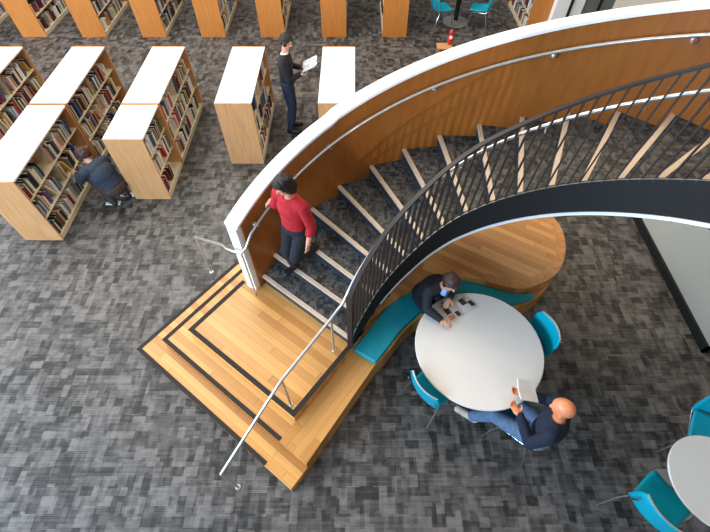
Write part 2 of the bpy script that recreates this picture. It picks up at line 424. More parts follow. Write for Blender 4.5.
def hzi(t):   # height of the nosing line at the inner curve
    return max(.66 + 3*RS + RS*(123.4-t)/8.9, .66 - .0) if t < 123.4 else max(.66, .66 + 3*RS - RS*(t-123.4)/10.4)
def hzo(t):
    return .66 + 3*RS + RS*(128.5-t)/9.2
N_ST = 17
for k in range(1, N_ST+1):
    z = .66 + RS*(k-1); zb = max(3*RS+.001, z-.36) if k > 1 else 3*RS+.001
    oa, ob, ia, ib = TO[k], TO[k+1]-1.0, TI[k], TI[k+1]-1.6
    nseg = 4
    outp = [pol(oa+(ob-oa)*j/nseg, RO-.002) for j in range(nseg+1)]
    inp = [pol(ia+(ib-ia)*j/nseg, ri(ia+(ib-ia)*j/nseg)) for j in range(nseg+1)]
    m = MB(); m.prism(inp + outp[::-1], zb + (0 if k < 4 else .12), z)
    tread = adopt(m.build('tread', M['stair_carpet'], stair), stair)
    # nosing and riser trim
    A, B = pol(oa, RO-.004), pol(ia, ri(ia)); t = (A-B).normalized(); nn = Vector((t.y, -t.x))
    cen = pol((oa+ob)/2, 2.0)
    if (cen-B).dot(nn) < 0: nn = -nn
    m = MB(); m.prism([B-nn*.018, A-nn*.018, A+nn*.028, B+nn*.028], z+.0005, z+.007)
    m.prism([B-nn*.0175, A-nn*.0175, A-nn*.002, B-nn*.002], z-.025, z)
    m.build('nosing', M['nose'], tread)
    m = MB(); m.prism([B-nn*.010, A-nn*.010, A-nn*.001, B-nn*.001], z-.13, z-.028)
    m.build('riser_trim', M['riser'], tread)
def ribbon(ths, rin, rout, zlo, zhi):
    """closed curved band"""
    m = MB(); v = []; f = []
    for t in ths:
        a, b = pol(t, rin(t)), pol(t, rout(t))
        v += [(a.x,a.y,zlo(t)), (b.x,b.y,zlo(t)), (b.x,b.y,zhi(t)), (a.x,a.y,zhi(t))]
    n = len(ths)
    for i in range(n-1):
        for j in range(4):
            f.append((4*i+j, 4*i+(j+1)%4, 4*(i+1)+(j+1)%4, 4*(i+1)+j))
    f += [(0,1,2,3), tuple(4*(n-1)+j for j in (3,2,1,0))]
    m.add(v, f); return m
ths = [156 - i*2 for i in range(79)]
sb = ribbon(ths, lambda t: ri(t)-.03, lambda t: ri(t)-.002, lambda t: max(3*RS+.002, hzi(t)-.33), lambda t: hzi(t)+.05)
adopt(sb.build('stringer', M['black'], stair, True), stair)
sb = ribbon([t for t in ths if t <= 130], lambda t: ri(t)-.034, lambda t: RO-.01, lambda t: max(3*RS+.005, hzi(t)-.375), lambda t: max(3*RS+.02, hzi(t)-.335))
adopt(sb.build('soffit', M['soffit'], stair, True), stair)
sb = ribbon(ths, lambda t: ri(t)-.036, lambda t: ri(t)-.024, lambda t: hzi(t)+.051, lambda t: hzi(t)+.056)
adopt(sb.build('stringer_lip', M['grey_base'], stair, True), stair)
# balustrade
rh = lambda t: .935 + (.06*(80-t)/40 if t < 80 else 0)
sb = ribbon(ths, lambda t: ri(t)-.040, lambda t: ri(t)+.008, lambda t: hzi(t)+rh(t), lambda t: hzi(t)+rh(t)+.025)
adopt(sb.build('top_rail', M['bal'], stair, True), stair)
t = 153.6
while t > 3:
    v = []
    for tt, z in ((t, hzi(t)+.02), (t-2.3, hzi(t-2.3)+rh(t-2.3)-.001)):
        T = Matrix.Translation((*pol(tt, ri(tt)-.016), z)) @ Matrix.Rotation(math.radians(tt), 4, 'Z')
        v += [T @ Vector(p) for p in ((-.016,-.0065,0), (.016,-.0065,0), (.016,.0065,0), (-.016,.0065,0))]
    m = MB(); m.add(v, [(0,3,2,1), (4,5,6,7), (0,1,5,4), (1,2,6,5), (2,3,7,6), (3,0,4,7)])
    adopt(m.build('baluster', M['bal'], stair), stair)
    t -= 3.08
T = Matrix.Translation((*pol(155.8, ri(155.8)-.016), 0)) @ Matrix.Rotation(math.radians(155.8), 4, 'Z')
m = MB(); m.box(-.03, .03, -.012, .012, 3*RS+.002, hzi(155.8)+.955, T=T)
adopt(m.build('newel_post', M['bal'], stair), stair)

# curved wall beside the stair
wall = empty('stair_wall', (pol(151, RO+.1).x, pol(151, RO+.1).y, 0), 'curved stair wall with brown wood face and broad white cap', 'wall')
tw = [151.2 - i*1.6 for i in range(98)]
TH = .15
wh = lambda t: hzo(t) + (.945 if t > 120 else .965)
wl = lambda t: 3*RS+.003 if t > 128 else max(3*RS+.003, hzo(t)-.40)
sb = ribbon(tw, lambda t: RO+.02, lambda t: RO+TH, wl, wh)
adopt(sb.build('plaster_core', M['white'], wall, True), wall)
sb = ribbon([t for t in tw if t < 150.9], lambda t: RO, lambda t: RO+.019, wl, wh)
adopt(sb.build('wood_panelling', M['veneer'], wall, True), wall)
sb = ribbon(tw, lambda t: RO-.012, lambda t: RO+TH+.01, lambda t: wh(t)+.001, lambda t: wh(t)+.035)
adopt(sb.build('white_cap', M['white'], wall, True), wall)

# handrails (brushed steel)
hr = empty('wall_handrail', (pol(151, RO-.07).x, pol(151, RO-.07).y, 0), 'brushed steel handrail following the wood-faced curved wall', 'handrail')
pts = [(*pol(t_, RO-.075), hzo(t_)+.78) for t_ in [2+3*i for i in range(50)]]
endp = Vector(pts[-1]); low = at(195, 237, .80); foot_ = Vector((low.x+.0, low.y, .0))
mid = Vector((*(pol(152.5, RO+.03)), 1.50))
m = MB(); e1 = Vector((*pol(152.3, RO-.01), 1.36))
path = [p for p in pts if math.degrees(math.atan2(p[1]-CC.y, p[0]-CC.x)) < 149.5] + [Vector((*pol(151.2, RO-.05), 1.42)), e1, Vector((*pol(152.6, RO+.07), 1.35)), Vector((*pol(152.3, RO+.2), 1.31)), Vector((*pol(151.2, RO+.34), 1.24)), low]
m.tube(path, .016, 10); adopt(m.build('rail', M['steel'], hr, True), hr)
m = MB(); m.tube([low, Vector((low.x, low.y, .004))], .013, 10); adopt(m.build('post', M['steel'], hr, True), hr)
m = MB(); m.tube([e1, (e1.x, e1.y, 3*RS+.002)], .011, 10); adopt(m.build('post', M['steel'], hr, True), hr)
m = MB(); m.disc((low.x, low.y), .028, .0005, .010, 20, .002); adopt(m.build('floor_flange', M['steel'], hr), hr)
for tt in (146, 122, 96, 72, 50, 30, 14):
    a, b = pol(tt, RO-.002), pol(tt, RO-.075); z = hzo(tt)+.78
    m = MB(); m.tube([(*a, z-.07), (*(a+(b-a)*.85), z-.07), (*b, z-.015)], .009, 8)
    m.ell((*(a+(b-a)*.08), z-.07), (.03, .03, .03), seg=12, rings=8)
    adopt(m.build('bracket', M['steel'], hr, True), hr)
h2 = empty('balustrade_handrail', (-.1, 2.1, 0), 'brushed steel handrail leading down from the black balustrade over the oak steps', 'handrail')
q0 = at(345, 299, 1.42)
pA = at(332, 319, 1.10+.15); f1 = at(334, 350.6, 3*RS); f2 = at(291, 405, 3*RS)
pts = [(*pol(t_, ri(t_)+.055), hzi(t_)+.78) for t_ in [4+3*i for i in range(50)]]
b1 = Vector((f1.x, f1.y, 1.26)); b2 = Vector((f2.x, f2.y, 1.22))
lo = at(221, 474, .70)
path = pts + [at(343, 303, 1.38), b1, b2, at(275, 390, 1.15), lo]
m = MB(); m.tube(path, .016, 10); adopt(m.build('rail', M['steel'], h2, True), h2)
fo = at(238, 487, .01)
m = MB(); m.tube([lo, (fo.x, fo.y, .004)], .013, 10); adopt(m.build('post', M['steel'], h2, True), h2)
m = MB(); m.disc((fo.x, fo.y), .030, .0005, .012, 20, .002); adopt(m.build('floor_flange', M['steel'], h2), h2)
for b in (b1, b2):
    m = MB(); m.tube([b, (b.x, b.y, 3*RS+.002)], .013, 10); adopt(m.build('post', M['steel'], h2, True), h2)
    m = MB(); m.disc((b.x, b.y), .024, 3*RS+.0045, 3*RS+.012, 20, .002); adopt(m.build('floor_flange', M['steel'], h2), h2)
for tt in (140, 118, 96, 72, 50, 28):
    a, b = pol(tt, ri(tt)-.0), pol(tt, ri(tt)+.055); z = hzi(tt)+.78
    m = MB(); m.tube([(*a, z-.05), (*b, z-.05), (*b, z-.012)], .009, 8)
    adopt(m.build('bracket', M['steel'], h2, True), h2)
#--END-STRUCTURE--

# ------------------------------------------------------------------ bookcases and books
PAL = [('cream',(226,214,190)),('white',(238,236,232)),('navy',(36,48,84)),('maroon',(112,32,42)),('black',(30,28,32)),('olive',(98,98,58)),
       ('teal',(44,104,112)),('tan',(184,146,104)),('red',(184,40,40)),('blue',(58,92,150)),('brown',(92,62,44)),('grey',(134,132,134)),
       ('pink',(204,140,140)),('green',(50,104,66)),('yellow',(214,180,76)),('pale blue',(156,178,200))]
PALW = [18,18,7,9,12,3,3,8,5,5,6,8,6,2,2,4]
BM = [mat('book_'+n.replace(' ', '_'), c, .6, var=.06) for n, c in PAL]
PAGES = mat('page_edges', (232, 224, 206), .85, var=.06, scale=80)
BOOKMATS = BM + [PAGES]
H_CASE = 1.2
def bookcase(x0, y0, ln, label, wood, bays=2, book_side=1, group='double-sided bookcases'):
    W_ = .58
    r = empty('bookcase', (x0+W_/2, y0+ln/2, 0), label, 'bookcase', group)
    def part(nm, mt, *b):
        m = MB(); m.box(*b); return adopt(m.build(nm, mt, r, bevel=.002), r)
    part('end_panel', wood, x0, x0+W_, y0, y0+.024, 0, H_CASE)
    part('end_panel', M['inner_wood'] if False else wood, x0, x0+W_, y0+ln-.024, y0+ln, 0, H_CASE)
    part('top', M['case_top'], x0+.001, x0+W_-.001, y0+.0242, y0+ln-.0242, H_CASE-.026, H_CASE-.001)
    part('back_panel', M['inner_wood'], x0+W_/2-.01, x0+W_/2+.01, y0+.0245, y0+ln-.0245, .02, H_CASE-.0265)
    part('plinth', M['cream'], x0+.005, x0+W_-.005, y0+.0245, y0+ln-.0245, 0, .085)
    for z in (.44, .80):
        for s in (0, 1):
            a = x0+.035 if s == 0 else x0+W_/2+.0105; b = x0+W_/2-.0105 if s == 0 else x0+W_-.035
            part('shelf', M['cream'], a, b, y0+.0245, y0+ln-.0245, z-.022, z)
    if bays == 2:
        for s in (0, 1):
            a = x0+.06 if s == 0 else x0+W_/2+.0105; b = x0+W_/2-.0105 if s == 0 else x0+W_-.06
            for z0, z1 in ((.0855, .4175), (.4405, .7775), (.8005, H_CASE-.0265)):
                part('upright', M['cream'], a, b, y0+ln/2-.008, y0+ln/2+.008, z0, z1)
    return r
BOOKS = []
LV = [(.0855, 'bottom'), (.4405, 'middle'), (.8005, 'top')]
def fill(x0, y0, ln, case, side, bays=2):
    W_ = .58
    for z, lv in LV:
        segs = [(y0+.035, y0+ln-.035)] if bays == 1 else [(y0+.035, y0+ln/2-.015), (y0+ln/2+.015, y0+ln-.035)]
        idx = 0
        for (a, b) in segs:
            y = a; stop = b - random.choice((0, 0, .04, .12, .25))
            while y < stop:
                th = random.choice((.018, .022, .026, .03, .036, .045)); h = random.uniform(.19, .275); d = random.uniform(.13, .19)
                lean = 0
                if y+th > stop: break
                if random.random() < .05 and y + .16 < stop:
                    # a short gap with a leaning book after it
                    gap = random.uniform(.07, .15); lean = math.radians(random.uniform(10, 22)); y += gap
                    if y+th+.02 > stop: break
                xo = (x0+W_-.042 if lv != 'bottom' else x0+W_-.022) if side > 0 else (x0+.042 if lv != 'bottom' else x0+.022)
                xo -= side*random.uniform(0, .03)
                ci_ = random.choices(range(len(PAL)), PALW)[0]
                idx += 1
                BOOKS.append(dict(x=xo, y=y, z=z, t=th, h=h, d=d, s=side, c=ci_, lean=lean, lv=lv, case=case, i=idx))
                y += th + random.uniform(.001, .004)
def book_into(m, b, local=False):
    s = b['s']; T = Matrix.Translation((0,0,0) if local else (b['x'], b['y'], b['z']+.0008))
    if b['lean']: T = T @ Matrix.Rotation(b['lean'], 4, 'X')
    t, h, d = b['t'], b['h'], b['d']
    X = lambda u: -s*u
    def bx(u0, u1, v0, v1, z0, z1, mi):
        a, c = sorted((X(u0), X(u1))); m.box(a, c, v0, v1, z0, z1, mi, T)
    bx(0, .003, 0, t, 0, h, b['c'])
    bx(.003, d, 0, .003, 0, h, b['c']); bx(.003, d, t-.003, t, 0, h, b['c'])
    bx(.003, d-.004, .003, t-.003, .003, h-.006, len(PAL))
cases = [
 # x0, y0, length, bays, side with books in view, phrase, label, wood
 (-5.08, 4.17, 1.73, 2, 1, 'nearest left bookcase', 'double-sided bookcase at the left edge, the nearest one, person squatting beside it', 'case_wood'),
 (-5.08, 5.93, 1.75, 2, 1, 'bookcase behind nearest left one', 'white-topped bookcase joined behind the nearest left bookcase', 'case_wood'),
 (-6.55, 5.93, 1.75, 2, 1, 'bookcase cut by left edge', 'white-topped bookcase of the middle row cut off by the left edge', 'case_wood'),
 (-3.64, 5.05, .86, 1, 1, 'short bookcase', 'short half-length bookcase whose end panel the squatting person is behind', 'case_wood'),
 (-3.64, 5.93, 1.75, 2, 1, 'bookcase behind short one', 'full-length white-topped bookcase joined behind the short one', 'case_wood'),
 (-2.20, 5.93, 1.75, 2, 1, 'bookcase left of standing person', 'free-standing white-topped bookcase just left of the standing person', 'case_wood'),
 (-.58, 5.93, 1.75, 2, 1, 'bookcase right of standing person', 'white-topped bookcase right of the standing person, half behind the curved wall', 'case_wood'),
]
xs = [(-9.45,'at the far left corner, mostly cut off by the left edge'),(-8.0,'first full end panel from the left'),(-6.56,'second full end panel from the left'),
      (-5.11,'third full end panel from the left'),(-3.69,'fourth full end panel from the left'),(-2.26,'end panel directly behind the standing person'),
      (-.79,'end panel right of the standing person'),(.65,'rightmost end panel before the teal chairs'),(4.05,'right of the teal chairs, books facing left')]
for x, ph in xs:
    cases.append((x, 10.48, 1.75, 2, 1 if x < 0 else -1, 'back row bookcase', 'back-row bookcase, '+ph, 'case_wood2'))
for (x0, y0, ln, bays, sd, ph, lb, wd_) in cases:
    row = 'back row of bookcases' if y0 > 10 else 'front bookcases with white tops'
    bookcase(x0, y0, ln, lb, M[wd_], bays, sd, row)
    fill(x0, y0, ln, ph, sd, bays)
def camdist(b):
    return (Vector((b['x'], b['y'], b['z']))-Vector((0,0,CH))).length + (50 if b['case'] in ('bookcase right of standing person','back row bookcase') else 0)
BOOKS.sort(key=camdist)
ORD = ['first','second','third','fourth','fifth','sixth','seventh','eighth','ninth','tenth','eleventh','twelfth','thirteenth','fourteenth','fifteenth','sixteenth','seventeenth','eighteenth','nineteenth']
TENS = {2:('twentieth','twenty'),3:('thirtieth','thirty'),4:('fortieth','forty'),5:('fiftieth','fifty'),6:('sixtieth','sixty'),7:('seventieth','seventy')}
def ordw(i):
    if i < 20: return ORD[i-1]
    a, b = divmod(i, 10)
    return TENS[a][0] if b == 0 else TENS[a][1]+'-'+ORD[b-1]
for b in BOOKS[:300]:
    m = MB(); book_into(m, b, True)
    o = m.build('book', BOOKMATS)
    o.location = (b['x'], b['y'], b['z']+.0008)
    th = 'thick ' if b['t'] > .034 else ('thin ' if b['t'] < .02 else '')
    ln_ = 'leaning ' if b['lean'] else ''
    tag(o, f"{ln_}{th}{PAL[b['c']][0]} book, {ordw(b['i'])} from near end, {b['lv']} shelf, {b['case']}", 'book', f"books on the {b['lv']} shelf of the {b['case']}")
m = MB()
for b in BOOKS[300:]: book_into(m, b)
tag(m.build('shelved_books', BOOKMATS), 'rows of mixed coloured books filling the farther bookcases', 'books', kind='stuff')

# ------------------------------------------------------------------ tables and chairs
def round_table(cx, cy, R_, z, label, rb=None):
    r = empty('round_table', (cx, cy, 0), label, 'table', None)
    m = MB(); m.disc((0,0), R_, z-.028, z, 96, .006, 0); m.build('tabletop', [M['tabletop']], r, True)
    m = MB(); m.disc((0,0), .055, .02, z-.03, 24, .002); m.build('column', M['black'], r, True)
    m = MB(); m.disc((0,0), rb or min(.34, R_*.6), 0, .016, 48, .004); m.disc((0,0), .07, .016, .05, 24, .01); m.build('base', M['grey_base'], r, True)
    m = MB(); m.box(-.2, .2, -.02, .02, z-.05, z-.0285); m.box(-.02, .02, -.2, .2, z-.05, z-.0285); m.build('top_bracket', M['black'], r)
    return r
round_table(1.375, 2.04, .705, .74, 'large round off-white table with newspaper and reader beside the curved bench')
round_table(3.351, .681, .418, .74, 'small round off-white table at the lower right corner')
round_table(2.52, 11.25, .42, .74, 'round table with black column far behind, cut by the top edge', .32)

def make_chair(label, x, y, ang, group='teal chairs'):
    """ang: direction the sitter faces"""
    r = empty('teal_chair', (x, y, 0), label, 'chair', group, ang - PI/2)
    NX, NY = 12, 10
    def shell(fn, nm, mt):
        v = []; f = []
        for i in range(NY+1):
            for j in range(NX+1): v.append(Vector(fn(j/NX*2-1, i/NY)))
        for i in range(NY):
            for j in range(NX):
                a = i*(NX+1)+j; f.append((a, a+1, a+NX+2, a+NX+1))
        o = mesh_obj(nm, v, f, mt, r, None, True)
        s = o.modifiers.new('thick', 'SOLIDIFY'); s.thickness = .014; s.offset = 0
        return o
    def seat(u, v):
        w_ = .215*(1-.10*(1-v)**2) * (1 - .12*max(0, v-.85)/.15)
        return (u*w_, -.19 + .42*v, .455 + .028*u*u + .018*(v-.5)**2*4 - .02*max(0, v-.8)*5*.5 + .01*(1-v))
    def backr(u, v):
        w_ = .225*(1-.16*max(0, v-.75)/.25)
        return (u*w_, -.20 - .055*v - .02 + .055*u*u, .49 + .345*v)
    shell(seat, 'seat', M['teal_shell']); shell(backr, 'backrest', M['teal_shell'])
    # pale rim along the top of the backrest
    m = MB(); m.tube([backr(u/6, 1.0) for u in range(-6, 7)], .009, 6); m.build('back_rim', M['steel'], r, True)
    for sx in (-1, 1):
        for fy in (1, -1):
            m = MB()
            if fy > 0: m.tube([(sx*.19, .15, .445), (sx*.225, .20, .30), (sx*.235, .225, .006)], .0095, 8)
            else: m.tube([(sx*.19, -.14, .445), (sx*.225, -.20, .30), (sx*.24, -.27, .006)], .0095, 8)
            m.build('leg', M['chrome'], r, True)
        m = MB(); m.tube([(sx*.19, .15, .44), (sx*.19, -.15, .44), (sx*.20, -.235, .52), (sx*.185, -.275, .74)], .009, 8)
        m.build('side_frame', M['chrome'], r, True)
    m = MB(); m.tube([(-.19, .12, .438), (.19, .12, .438)], .008, 8); m.tube([(-.19, -.12, .438), (.19, -.12, .438)], .008, 8)
    m.build('cross_frame', M['chrome'], r, True)
    return r
def face(x, y, tx, ty): return math.atan2(ty-y, tx-x)
make_chair('empty teal chair tucked under the large round table on its left side', .90, 1.70, face(.90, 1.70, 1.375, 2.04))
make_chair('empty teal chair on the right side of the large round table', 1.99, 2.20, face(1.99, 2.20, 1.375, 2.04))
make_chair('teal chair the bald man in blue sits on', 1.77, 1.31, math.radians(141))
make_chair('teal chair at lower left of the small round table, back towards camera', 2.90, .54, face(2.90, .54, 3.5, .95))
make_chair('teal chair at the right edge above the small round table', 3.72, 1.18, face(3.72, 1.18, 3.42, .68))
make_chair('teal chair left of the far table at the top edge', 2.06, 10.9, face(2.06, 10.9, 2.5, 11.05))
make_chair('teal chair right of the far table at the top edge', 2.98, 10.9, face(2.98, 10.9, 2.5, 11.05))

# tan stool with a red book behind the curved wall
k0 = at(446, 46, .22)
r = empty('low_stool', (k0.x, k0.y, 0), 'low tan wooden stool showing just above the white wall cap', 'stool')
m = MB(); m.box(-.2, .14, -.13, .13, .20, .23); m.build('seat', M['tan'], r, bevel=.006)
for sx in (-.17, .11):
    for sy in (-.1, .1):
        m = MB(); m.box(sx-.016, sx+.016, sy-.016, sy+.016, 0, .20); m.build('leg', M['tan'], r)
r = empty('red_toy', (k0.x+.08, k0.y+.04, .231), 'small red and white upright toy standing on the low tan stool', 'toy')
m = MB(); m.ell((0,0,.12), (.07,.06,.12)); m.build('body', M['redbook'], r, True)
m = MB(); m.ell((0,.0,.27), (.05,.05,.06)); m.build('head', M['redbook'], r, True)
m = MB(); m.ell((0,-.045,.17), (.035,.025,.04)); m.build('white_patch', M['paper'], r, True)

# ------------------------------------------------------------------ newspaper, book, magazine
def page_sheet(m, c00, c10, c11, c01, n=8, bump=.012, mi=0, th=.0015):
    """sheet with a soft arch between four corners (c00->c10 is the long direction)"""
    v = []; f = []
    for k in (0, 1):
        for i in range(n+1):
            u = i/n; a = c00.lerp(c10, u); b = c01.lerp(c11, u); h = bump*math.sin(PI*min(1, u*1.0))*(1-.2*u)
            v += [a+Vector((0,0,h+k*th)), b+Vector((0,0,h+k*th))]
    q = 2*(n+1)
    for i in range(n):
        f.append((2*i, 2*i+1, 2*i+3, 2*i+2)); f.append((q+2*i, q+2*i+2, q+2*i+3, q+2*i+1))
        f.append((2*i, 2*i+2, q+2*i+2, q+2*i)); f.append((2*i+1, q+2*i+1, q+2*i+3, 2*i+3))
    f.append((0, q, q+1, 1)); f.append((2*n, 2*n+1, q+2*n+1, q+2*n))
    m.add(v, f, mi)
zt = .7415
P = [at(436, 303, zt), at(465, 293.5, zt), at(479, 306, zt), at(450, 323, zt)]   # TL TR BR BL
mt, mb = P[0].lerp(P[1], .5), P[3].lerp(P[2], .52)
r = empty('newspaper', (*((P[0]+P[2])*.5).to_2d(), zt), 'open newspaper with printed pictures lying on the large round table', 'newspaper')
Z1 = Vector((0,0,.001))
for k, (a, b, c, d) in enumerate(((P[0], mt, mb, P[3]), (mt, P[1], P[2], mb))):
    m = MB(); page_sheet(m, a, b, c, d); adopt(m.build('page', M['news'], r, True), r)
    def patch(u0, u1, v0, v1, mt_, nm):
        def q(u, v):
            p = a.lerp(b, u).lerp(d.lerp(c, u), v); h = .012*math.sin(PI*u)*(1-.2*u); return p + Vector((0,0,h+.0025))
        m = MB(); v_ = []; f_ = []; n_ = 4
        for i in range(n_+1):
            u = u0+(u1-u0)*i/n_; v_ += [q(u, v0), q(u, v1)]
        for i in range(n_): f_.append((2*i, 2*i+1, 2*i+3, 2*i+2))
        m.add(v_, f_); adopt(m.build(nm, mt_, r), r)
    if k == 0:
        patch(.12, .42, .38, .68, M['ink'], 'printed_picture'); patch(.55, .80, .70, .95, M['ink'], 'printed_picture'); patch(.1, .45, .75, .95, M['inkred'], 'printed_picture')
        for j in range(4): patch(.1, .85, .06+.07*j, .085+.07*j, M['text'], 'printed_lines')
    else:
        patch(.22, .58, .22, .60, M['ink'], 'printed_picture'); patch(.62, .92, .50, .85, M['ink'], 'printed_picture'); patch(.55, .75, .15, .35, M['inkred'], 'printed_picture')
        for j in range(3): patch(.1, .9, .04+.05*j, .06+.05*j, M['text'], 'printed_lines')

def open_book(name, label, cat, c, right, up, w_, h_, cover, tilt=.25, pages=M['paper']):
    """c centre of the spine, right/up unit vectors in the page plane"""
    c = Vector(c); right = Vector(right).normalized(); up = Vector(up).normalized(); nrm = right.cross(up).normalized()
    r = empty(name, c, label, cat)
    for s in (-1, 1):
        e = right*s*math.cos(tilt)*w_ + nrm*math.sin(tilt)*w_
        for nm, mt_, off, k in (('cover', cover, -.004, 1.03), ('pages', pages, .0, 1.0)):
            m = MB(); a = c-up*h_/2*k+nrm*off; b = c+up*h_/2*k+nrm*off
            tt = .003 if nm == 'cover' else .008
            v = [a, a+e*k, b+e*k, b]; v += [p+nrm*tt for p in v]
            m.add(v, [(0,3,2,1),(4,5,6,7),(0,1,5,4),(1,2,6,5),(2,3,7,6),(3,0,4,7)]); adopt(m.build(nm, mt_, r), r)
    return r

# ------------------------------------------------------------------ people
def seg_d(p, a, b):
    ab = b-a; L = ab.length_squared
    t = 0 if L < 1e-9 else max(0, min(1, (p-a).dot(ab)/L))
    return (p-(a+ab*t)).length, t
class Fig:
    def __init__(s, name, label, base, ang, k=1.0):
        s.root = empty(name, (base[0], base[1], base[2]), label, 'person')
        s.ang = ang; s.k = k; s.m = MB(); s.pr = []
    def cap(s, a, b, ra, rb, tg):
        a = Vector(a); b = Vector(b); n = max(2, int((b-a).length/.02))
        pts = [a.lerp(b, i/n) for i in range(n+1)]; rr = [ra+(rb-ra)*i/n for i in range(n+1)]
        s.m.tube(pts, rr, 14); s.m.ell(a, (ra,)*3, seg=14, rings=8); s.m.ell(b, (rb,)*3, seg=14, rings=8)
        s.pr.append((a, b, ra, rb, tg))
    def el(s, c, r, R_, tg):
        s.m.ell(c, r, R_, seg=20, rings=14); c = Vector(c); s.pr.append((c, c, sum(r)/3, sum(r)/3, tg, Vector(r), R_))
    def hand(s, w_, d, n, tg='skin', curl=.5, side=1):
        """w_ wrist, d finger direction, n palm normal"""
        d = Vector(d).normalized(); n = Vector(n); n = (n - d*n.dot(d)).normalized(); x = d.cross(n).normalized()*side
        k = s.k; w_ = Vector(w_)
        R_ = Matrix((x, d, n)).transposed()
        s.el(w_+d*.045*k, (.040*k, .052*k, .016*k), R_, tg)
        for i, (off, L) in enumerate(((-.030, .062), (-.010, .075), (.010, .070), (.028, .055))):
            a = w_+d*.082*k+x*off*k; q = a; dd = d.copy()
            for j in range(3):
                ca = curl*(.5+.5*j); dd = (d*math.cos(ca*(j+1)*.6)+n*math.sin(ca*(j+1)*.6)).normalized()
                q2 = q+dd*L*k*(.46, .32, .26)[j]; s.cap(q, q2, .0088*k-.0007*j, .0084*k-.0009*j, tg); q = q2
        a = w_+d*.025*k-x*.032*k; b = a+(d*.6-x*.75+n*.35).normalized()*.035*k; c = b+(d*.9-x*.2+n*.4).normalized()*.03*k
        s.cap(a, b, .013*k, .0105*k, tg); s.cap(b, c, .0105*k, .009*k, tg)
    def head(s, c, fwd, up, tg='head'):
        f = Vector(fwd).normalized(); u = Vector(up); u = (u-f*u.dot(f)).normalized(); r_ = f.cross(u).normalized()
        R_ = Matrix((r_, f, u)).transposed(); s.R = R_; s.hc = Vector(c); k = s.k; s.f, s.u, s.r = f, u, r_
        c = Vector(c); W = lambda x, y, z: c + R_ @ Vector((x*k, y*k, z*k))
        s.el(W(0, -.008, .025), (.077*k, .097*k, .092*k), R_, tg)
        s.el(W(0, .022, -.045), (.058*k, .068*k, .072*k), R_, tg)
        s.el(W(0, .068, -.095), (.026*k, .022*k, .020*k), R_, tg)
        s.el(W(0, .092, -.020), (.013*k, .020*k, .026*k), R_, tg)
        s.el(W(0, .104, -.034), (.017*k, .015*k, .012*k), R_, tg)
        for q in (-1, 1):
            s.el(W(q*.077, -.005, -.012), (.010*k, .018*k, .032*k), R_, tg)
            s.el(W(q*.032, .080, .018), (.020*k, .012*k, .008*k), R_, tg)
        s.W = W
    def finish(s, skin, clothes, hair=None, hairfn=None, vox=.0085, bald=False, soles=None):
        me = bpy.data.meshes.new('tmp'); me.from_pydata([tuple(v) for v in s.m.v], [], s.m.f)
        o = bpy.data.objects.new('tmp', me); COL.objects.link(o)
        rm = o.modifiers.new('r', 'REMESH'); rm.mode = 'VOXEL'; rm.voxel_size = vox; rm.use_smooth_shade = True
        sm = o.modifiers.new('s', 'SMOOTH'); sm.iterations = 3; sm.factor = .5
        dg = bpy.context.evaluated_depsgraph_get(); ev = o.evaluated_get(dg)
        nm = bpy.data.meshes.new_from_object(ev); bpy.data.objects.remove(o)
        nm.name = 'body'; nm.materials.clear(); nm.materials.append(skin)
        for p in nm.polygons: p.use_smooth = True
        body = bpy.data.objects.new('body', nm); link(body, s.root); adopt(body, s.root)
        # nearest primitive for every vertex
        tags = []
        for v in nm.vertices:
            p = v.co; best = 9; bt = None
            for q in s.pr:
                if len(q) == 7:
                    l = q[6].transposed() @ (p-q[0]); r = q[5]
                    e = Vector((l.x/r.x, l.y/r.y, l.z/r.z)).length; d = (e-1)*min(r)
                else:
                    if abs(p.z-q[0].z) > .6 and abs(p.z-q[1].z) > .6: continue
                    dd, t = seg_d(p, q[0], q[1]); d = dd-(q[2]+(q[3]-q[2])*t)
                if d < best: best = d; bt = q[4]
            tags.append(bt)
        nrm = [v.normal.copy() for v in nm.vertices]
        def shell(name, mt, test, off, rough=0):
            use = {}; v = []; f = []
            for p in nm.polygons:
                if sum(1 for i in p.vertices if test(i)) >= len(p.vertices)-1 and any(test(i) for i in p.vertices):
                    fi = []
                    for i in p.vertices:
                        if i not in use:
                            use[i] = len(v); o_ = off
                            if rough: o_ += rough*noise.noise(nm.vertices[i].co*28)
                            v.append(nm.vertices[i].co + nrm[i]*o_)
                        fi.append(use[i])
                    f.append(tuple(fi))
            if not v: return None
            ms = bpy.data.meshes.new(name); ms.from_pydata([tuple(q) for q in v], [], f)
            ms.materials.append(mt)
            for p in ms.polygons: p.use_smooth = True
            ob = bpy.data.objects.new(name, ms); link(ob, s.root); adopt(ob, s.root)
            sd = ob.modifiers.new('thick', 'SOLIDIFY'); sd.thickness = .004; sd.offset = 1
            return ob
        for name, tg, mt, off in clothes:
            shell(name, mt, lambda i, tg=tg: tags[i] == tg or (isinstance(tg, tuple) and tags[i] in tg), off, .004)
        if hair:
            def hf(i):
                if tags[i] != 'head': return False
                l = s.R.transposed() @ (nm.vertices[i].co - s.hc); l = l/s.k
                return hairfn(l)
            shell('hair', hair, hf, .012, .010)
        for q in (-1, 1):
            m = MB(); m.ell(s.W(q*.032, .083, .004), (.009*s.k, .007*s.k, .006*s.k), s.R, 10, 8); adopt(m.build('eye', M['eye'], s.root, True), s.root)
        m = MB(); m.ell(s.W(0, .088, -.066), (.022*s.k, .006*s.k, .006*s.k), s.R, 12, 8); adopt(m.build('mouth', M['lip'], s.root, True), s.root)
        return s.root
